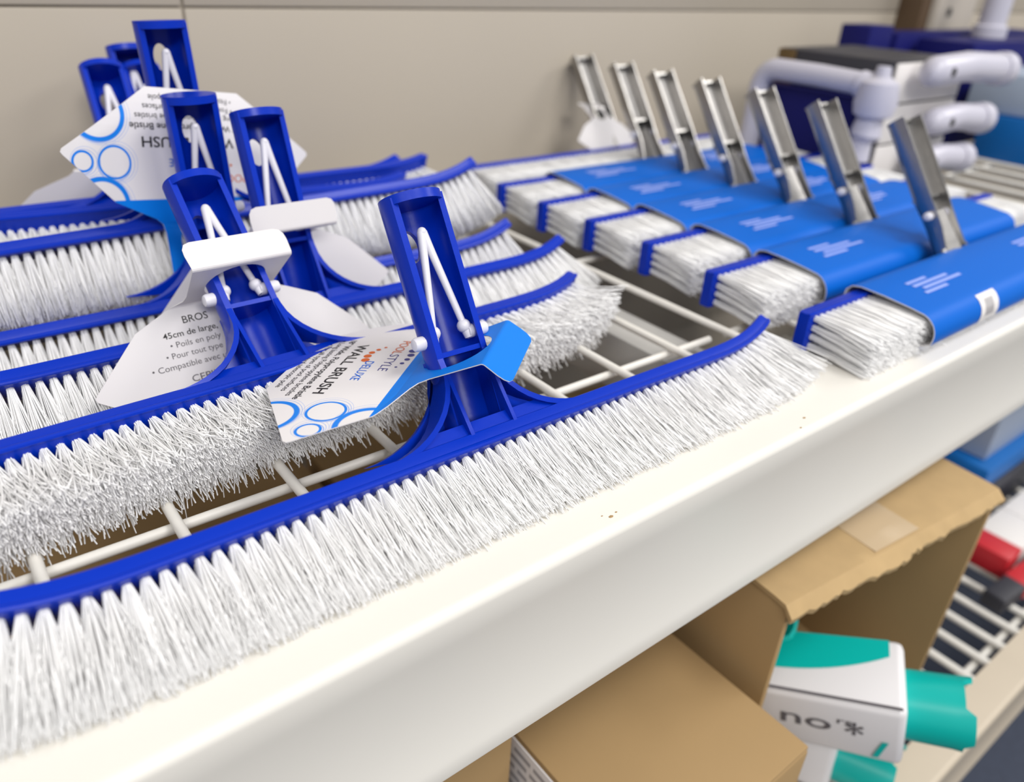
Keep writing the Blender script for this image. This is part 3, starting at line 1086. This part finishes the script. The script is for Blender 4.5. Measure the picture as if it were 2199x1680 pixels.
# white pipe fitting with elbow, end cap and knob
root = empty('pipe_fitting', (0.838, 0.52, 0.0))
tag_as(root, 'white plastic pipe with elbow and round end cap in front of the navy box', 'pipe')
bm = bmesh.new()
path = [(0, 0.075, 0.002)] + [(0, 0.075, z) for z in (0.03, 0.06, 0.085)] + [(0, 0.075 - 0.022 * (1 - math.cos(a)), 0.088 + 0.022 * math.sin(a)) for a in np.linspace(0.2, math.pi / 2, 6)] + [(0, 0.0, 0.110), (0, -0.065, 0.108)]
tube(bm, path, 0.0118, 16)
bm_obj('pipe', bm, 'lavender_white', root, 50)
bm = bmesh.new()
tube(bm, [(0, -0.052, 0.108), (0, -0.070, 0.106), (0, -0.074, 0.106)], [0.014, 0.014, 0.012], 16)
tube(bm, [(0.0, -0.074, 0.128), (0.0, -0.074, 0.118), (0, -0.074, 0.112), (0, -0.074, 0.092), (0, -0.074, 0.080), (0, -0.074, 0.076)], [0.007, 0.009, 0.019, 0.0225, 0.020, 0.013], 20)
bm_obj('end_cap', bm, 'lavender_white', root, 40)
bm = bmesh.new()
tube(bm, [(0.0, -0.072, 0.076), (0, -0.072, 0.060), (0, -0.070, 0.052), (0, -0.068, 0.034), (0, -0.066, 0.028), (0, -0.066, 0.001)], [0.013, 0.0165, 0.011, 0.014, 0.009, 0.010], 16)
bm_obj('lower_coupling', bm, 'lavender_white', root, 40)

# three white nozzles lying in front of the cartons
for k, lab in enumerate(('lowest white plastic nozzle lying at the carton stack', 'middle white plastic nozzle lying before the carton stack', 'top white plastic nozzle, largest, arching over the carton stack')):
    z = (0.024, 0.068, 0.122)[k]
    x0 = (0.925, 0.935, 0.90)[k]
    rr = (0.0145, 0.0150, 0.0160)[k]
    root = empty('nozzle', (x0, 0.425, z))
    tag_as(root, lab, 'nozzle', 'white nozzles by the cartons')
    bm = bmesh.new()
    L = (0.085, 0.095, 0.145)[k]
    tube(bm, [(-0.010, 0.004, 0), (-0.008, 0.003, 0), (-0.003, 0.001, 0), (0.006, 0, 0.001), (L * 0.5, -0.002, 0.004), (L, -0.006, 0.0)], [rr * 0.25, rr * 0.62, rr * 0.9, rr, rr, rr * 1.05], 18)
    bm_obj('tube', bm, 'lavender_white', root, 40)
    bm = bmesh.new()
    tube(bm, [(L - 0.006, -0.006, 0.0), (L + 0.012, -0.007, -0.001), (L + 0.014, -0.007, -0.001)], [rr * 1.15, rr * 1.2, rr * 1.05], 18)
    bm_obj('collar', bm, 'lavender_white', root, 40)
    bm = bmesh.new()
    tube(bm, [(0.014, -rr * 0.9, 0.002), (0.014, -rr - 0.001, 0.002)], 0.0045, 12)
    bm_obj('screw_hole', bm, 'hole_dark', root, 40)

carton('carton', 'long navy carton behind the white cartons near the upright', (1.16, 0.61, 0.0), (1.62, 0.655, 0.140), 'navy')
carton('carton', 'small navy carton standing behind the topmost black carton', (1.085, 0.61, 0.0), (1.145, 0.655, 0.150), 'navy')
carton('carton', 'bright blue carton at the far right of the upper shelf', (1.17, 0.36, 0.0), (1.30, 0.47, 0.055), 'bright_blue')
carton('carton', 'pale grey-blue carton on top of the bright blue carton', (1.18, 0.38, 0.057), (1.34, 0.50, 0.105), 'pale_blue')
carton('carton', 'deep navy carton behind the pale blue carton at the right edge', (1.20, 0.52, 0.0), (1.60, 0.60, 0.135), 'navy')
bm = bmesh.new()
tube(bm, [(1.36, 0.575, 0.1365), (1.36, 0.575, 0.152), (1.36, 0.575, 0.155), (1.36, 0.575, 0.25)], [0.024, 0.024, 0.019, 0.019], 18)
o = bm_obj('white_pipe', bm, 'lavender_white', None, 40)
tag_as(o, 'white pipe standing upright on the deep navy carton', 'pipe')
# upright of the next bay
post = empty('upright_post', (1.43, 0.69, -0.6))
tag_as(post, 'beige slotted steel upright of the shelving at the top right', 'post')
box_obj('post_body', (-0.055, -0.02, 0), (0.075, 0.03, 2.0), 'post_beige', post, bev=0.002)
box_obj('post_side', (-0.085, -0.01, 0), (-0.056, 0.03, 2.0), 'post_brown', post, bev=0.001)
for k in range(3):
    bm = bmesh.new()
    tube(bm, [(-0.015, -0.0205, 0.765 + 0.05 * k), (-0.015, -0.0215, 0.765 + 0.05 * k)], 0.007, 14)
    bm_obj('slot', bm, 'hole_dark', post, 40)

# ------------------------------------------------------------------ lower deck
DZ = -0.38
mat('enamel_cream_shaded', (0.58, 0.50, 0.39), 0.5, var=0.06, vscale=14)  # cream enamel, shade under the upper shelf put into the colour
rl2 = rail('shelf_front_rail', 0.084, 0.118, DZ, 0.09, -0.9, 2.4, 'enamel_cream_shaded')
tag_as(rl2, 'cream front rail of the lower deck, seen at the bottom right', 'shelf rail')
deck = empty('wire_shelf', (0, 0, DZ))
tag_as(deck, 'white wire deck of the lower shelf with dark gaps', 'wire shelf')
cw = None
for k in range(-14, 48):
    x = 0.001 + 0.0345 * k
    if cw is None:
        cw = wire((0, 0.112, -0.004), (0, 0.70, -0.004), 0.0042, deck, 'cross_wire'); cw.location = (x, 0, 0)
    else:
        c = cw.copy(); link(c, deck); c.location = (x, 0, 0)
for y in (0.128, 0.30, 0.50, 0.69):
    wire((-0.5, y, -0.0125), (1.7, y, -0.0125), 0.004, deck, 'long_wire')

# closed carton with a paper label
def closed_box(name, label, x0, x1, y0, y1, z1, yaw=0):
    c = Vector(((x0 + x1) / 2, (y0 + y1) / 2, DZ))
    root = empty(name, c); root.rotation_euler = (0, 0, R_(yaw))
    tag_as(root, label, 'box', 'kraft cartons on the lower deck')
    hx, hy, hz = (x1 - x0) / 2, (y1 - y0) / 2, z1 - DZ
    box_obj('body', (-hx, -hy, 0.0003), (hx, hy, hz - 0.003), 'kraft', root, bev=0.0025)
    for s in (-1, 1):
        lo = (-hx + 0.0008, -hy + 0.0008 if s < 0 else 0.0006, hz - 0.003)
        hi = (hx - 0.0008, -0.0006 if s < 0 else hy - 0.0008, hz)
        box_obj('lid_flap', lo, hi, 'kraft', root, bev=0.0012)
    return root

b2 = closed_box('carton', 'flat-topped kraft carton with white side label, directly under the cream rail', 0.203, 0.345, 0.117, 0.36, -0.205, 0.5)
b3 = closed_box('carton', 'kraft carton at the bottom left edge of the lower deck, left of the labelled carton', -0.03, 0.1945, 0.222, 0.52, -0.160, 0)
closed_box('carton', 'kraft carton low under the wire deck, glimpsed through its left meshes', -0.34, -0.055, 0.19, 0.50, -0.16, 2)
closed_box('carton', 'kraft carton behind the front carton, glimpsed through the wire meshes', 0.205, 0.36, 0.38, 0.53, -0.165, 0)
lab = box_obj('paper_label', (-0.0722, -0.115, 0.055), (-0.0712, 0.085, 0.1725), 'card_white', b2, bev=0.0002)
lv, lf = [], []
rl_ = random.Random(5)
for r_ in range(9):
    y = -0.108
    while y < 0.07:
        w_ = 0.006 + 0.010 * rl_.random(); z = 0.163 - r_ * 0.0085
        b0 = len(lv)
        for (dy, dz) in ((0, 0), (w_, 0), (w_, 0.0036), (0, 0.0036)):
            lv.append((-0.07235, y + dy, z + dz))
        lf.append((b0, b0 + 1, b0 + 2, b0 + 3))
        y += w_ + 0.003
mesh_obj('printed_lines', lv, lf, 'print_bar', lab)['kind'] = 'stuff'

# torn-open kraft carton
ob_ = empty('open_carton', (0.492, 0.29, DZ))
ob_.rotation_euler = (0, 0, R_(-5))
tag_as(ob_, 'torn-open kraft carton holding white and teal jugs, right of the front carton', 'box')
hx, hy, hz = 0.122, 0.140, 0.25
t = 0.0045
box_obj('side_wall', (-hx, -hy, 0.0005), (-hx + t, hy, hz - 0.004), 'kraft', ob_, bev=0.0008)
box_obj('side_wall', (hx - t, -hy, 0.0005), (hx, hy, hz - 0.004), 'kraft', ob_, bev=0.0008)
box_obj('back_wall', (-hx + t, hy - t, 0.0005), (hx - t, hy, hz - 0.004), 'kraft', ob_, bev=0.0008)
box_obj('bottom', (-hx + t, -hy, 0.0005), (hx - t, hy - t, 0.004), 'kraft', ob_, bev=0.0008)
# top with a ragged torn front edge that sags a little
bm = bmesh.new()
nt_ = 60
top, bot = [], []
rt = random.Random(3)
for i in range(nt_ + 1):
    x = -hx - 0.001 + (2 * hx + 0.002) * i / nt_
    yf = -hy - 0.004 - 0.0022 * rt.random() - (0.002 if 18 < i < 30 else 0)
    zf = hz - 0.006 - 0.003 * rt.random()
    top.append([bm.verts.new((x, y, z)) for (y, z) in ((hy, hz), (-hy + 0.01, hz), (-hy + 0.002, hz - 0.0006), (yf, zf))])
    bot.append([bm.verts.new((x, y, z - 0.0035)) for (y, z) in ((hy, hz), (-hy + 0.01, hz), (-hy + 0.002, hz - 0.0006), (yf + 0.001, zf - 0.001))])
for i in range(nt_):
    for k in range(3):
        bm.faces.new((top[i][k], top[i][k + 1], top[i + 1][k + 1], top[i + 1][k]))
        bm.faces.new((bot[i][k], bot[i + 1][k], bot[i + 1][k + 1], bot[i][k + 1]))
    bm.faces.new((top[i][3], bot[i][3], bot[i + 1][3], top[i + 1][3]))
    bm.faces.new((top[i][0], top[i + 1][0], bot[i + 1][0], bot[i][0]))
for i in (0, nt_):
    for k in range(3):
        bm.faces.new((top[i][k], bot[i][k], bot[i][k + 1], top[i][k + 1]))
bm_obj('torn_lid', bm, 'kraft_torn', ob_, 30)
box_obj('tape', (-0.03, -hy + 0.004, hz), (0.02, hy, hz + 0.0005), 'tape', ob_, bev=0.0001)

# jugs in the open carton
def jug(label, base, tip, wid, hgt, roll=0.0, wording=True):
    base, tip = Vector(base), Vector(tip)
    ax = (tip - base).normalized()
    L = (tip - base).length
    side = ax.cross(Vector((0, 0, 1))).normalized()
    upn = side.cross(ax)
    c, s = math.cos(roll), math.sin(roll)
    sx = side * c + upn * s; uz = -side * s + upn * c
    M4 = Matrix((sx, uz, ax)).transposed().to_4x4(); M4.translation = base
    root = empty('jug', M4=M4)
    tag_as(root, label, 'jug', 'white and teal jugs')
    w, h = wid / 2, hgt / 2
    bm = bmesh.new()
    add_box(bm, (-w, -h, 0), (w, h, L), 0.006, 0, None, 3)
    for v in bm.verts:
        k = 0.88 + 0.12 * min(max(v.co.z / L, 0), 1)
        v.co.x *= k; v.co.y *= k
    bm_obj('body', bm, 'jug_white', root, 40)
    # teal printed field on the upper face, curved lower edge
    V, F = [], []
    n = 14
    for i in range(n + 1):
        f_ = i / n
        z = 0.006 + (L - 0.016) * f_
        k = 0.88 + 0.12 * z / L
        x0 = -w * k * 0.92
        x1 = (w * 0.30 - w * 0.75 * f_ ** 2.2) * k
        y = h * k + 0.0004
        V += [(x0, y, z), (x1, y, z)]
        if i < n: F.append((2 * i, 2 * i + 1, 2 * i + 3, 2 * i + 2))
    mesh_obj('teal_print', V, F, 'teal', root)
    # dark line along the edge
    V = []
    for z in (0.004, L - 0.003):
        k = 0.88 + 0.12 * z / L
        V += [(w * k - 0.0042, h * k + 0.0005, z), (w * k - 0.0018, h * k + 0.0003, z)]
    mesh_obj('edge_line', V, [(0, 1, 3, 2)], 'print_grey', root)
    if wording:
        for (tx, z, y, wd, hg, mt) in (('no', L * 0.40, -0.004, 0.034, 0.016, 'print_grey'), ('*', L * 0.70, -0.012, 0.012, 0.022, 'print_grey'), ('rs', L * 0.64, 0.006, 0.010, 0.007, 'print_grey')):
            co, fs = text_mesh(tx, wd, hg, 0.01)
            vs_ = []
            for (a, b) in co:
                zz = z + a; k = 0.88 + 0.12 * zz / L
                vs_.append((w * k + 0.0005, y + b, zz))
            mesh_obj('lettering', vs_, fs, mt, root)
        V = [(w + 0.0005, -0.022, L - 0.020), (w + 0.0005, -0.004, L - 0.014), (w + 0.0005, -0.004, L - 0.010), (w + 0.0005, -0.022, L - 0.016)]
        mesh_obj('teal_mark', V, [(0, 1, 2, 3)], 'teal', root)
    # ribbed screw cap with notched skirt
    bm = bmesh.new()
    r0 = min(w, h) * 0.80
    N = 36
    rings = []
    for (z, k) in ((L - 0.001, 0.98), (L + 0.004, 1.0), (L + 0.030, 1.02), (L + 0.036, 1.05)):
        ring = []
        for i in range(N):
            a = 2 * math.pi * i / N
            rr = r0 * k * (1 + 0.012 * (i % 2))
            zz = z + (0.006 if (z > L + 0.033 and (i // 6) % 2 == 0) else 0)
            ring.append(bm.verts.new((rr * math.cos(a), rr * math.sin(a), zz)))
        rings.append(ring)
    inner = [bm.verts.new((v.co.x * 0.86, v.co.y * 0.86, v.co.z)) for v in rings[-1]]
    deep = [bm.verts.new((v.co.x, v.co.y, L + 0.018)) for v in inner]
    rings += [inner, deep]
    for a, b in zip(rings[:-1], rings[1:]):
        for i in range(N):
            bm.faces.new((a[i], a[(i + 1) % N], b[(i + 1) % N], b[i]))
    bm.faces.new(rings[0][::-1]); bm.faces.new(deep)
    bm_obj('cap', bm, 'teal', root, 30)
    return root

jug('white and teal jug with lettering and teal cap, topmost in the open carton', (0.410, 0.200, -0.266), (0.4645, 0.110, -0.244), 0.064, 0.060, R_(-6))
jug('white jug with teal cap lying lowest in the open carton', (0.440, 0.215, -0.345), (0.470, 0.140, -0.340), 0.05, 0.05, R_(20), False)
jug('white jug with teal cap squeezed under the top jug, nearest the deck rail', (0.505, 0.215, -0.345), (0.500, 0.150, -0.343), 0.05, 0.05, R_(-15), False)
jug('white jug with teal side deep inside the open carton', (0.420, 0.33, -0.330), (0.430, 0.235, -0.240), 0.06, 0.06, R_(-20), False)

# goods further along the lower deck
carton('carton', 'pale grey-blue carton on the lower deck beyond the open carton', (0.95, 0.25, -0.300), (1.30, 0.42, -0.14), 'pale_blue')
carton('carton', 'flat bright blue carton under the pale grey-blue carton', (0.93, 0.235, -0.330), (1.30, 0.42, -0.302), 'bright_blue')
carton('carton', 'flat black carton lying lowest under the blue carton', (0.92, 0.23, DZ), (1.30, 0.42, -0.332), 'black_card')
root = carton('carton', 'white packet with red end on the lower deck beside the open carton', (0.86, 0.165, DZ), (1.05, 0.215, -0.352), 'box_white')
box_obj('red_end', (-0.0965, -0.0255, 0.001), (-0.062, 0.0255, 0.0292), 'red', root, bev=0.001)
root = carton('carton', 'black and red packet lying before the white packet on the lower deck', (0.80, 0.135, DZ), (0.95, 0.158, -0.362), 'black_card', yaw=-4)
box_obj('red_band', (-0.03, -0.0125, 0.001), (0.045, 0.0125, 0.0192), 'red', root, bev=0.001)
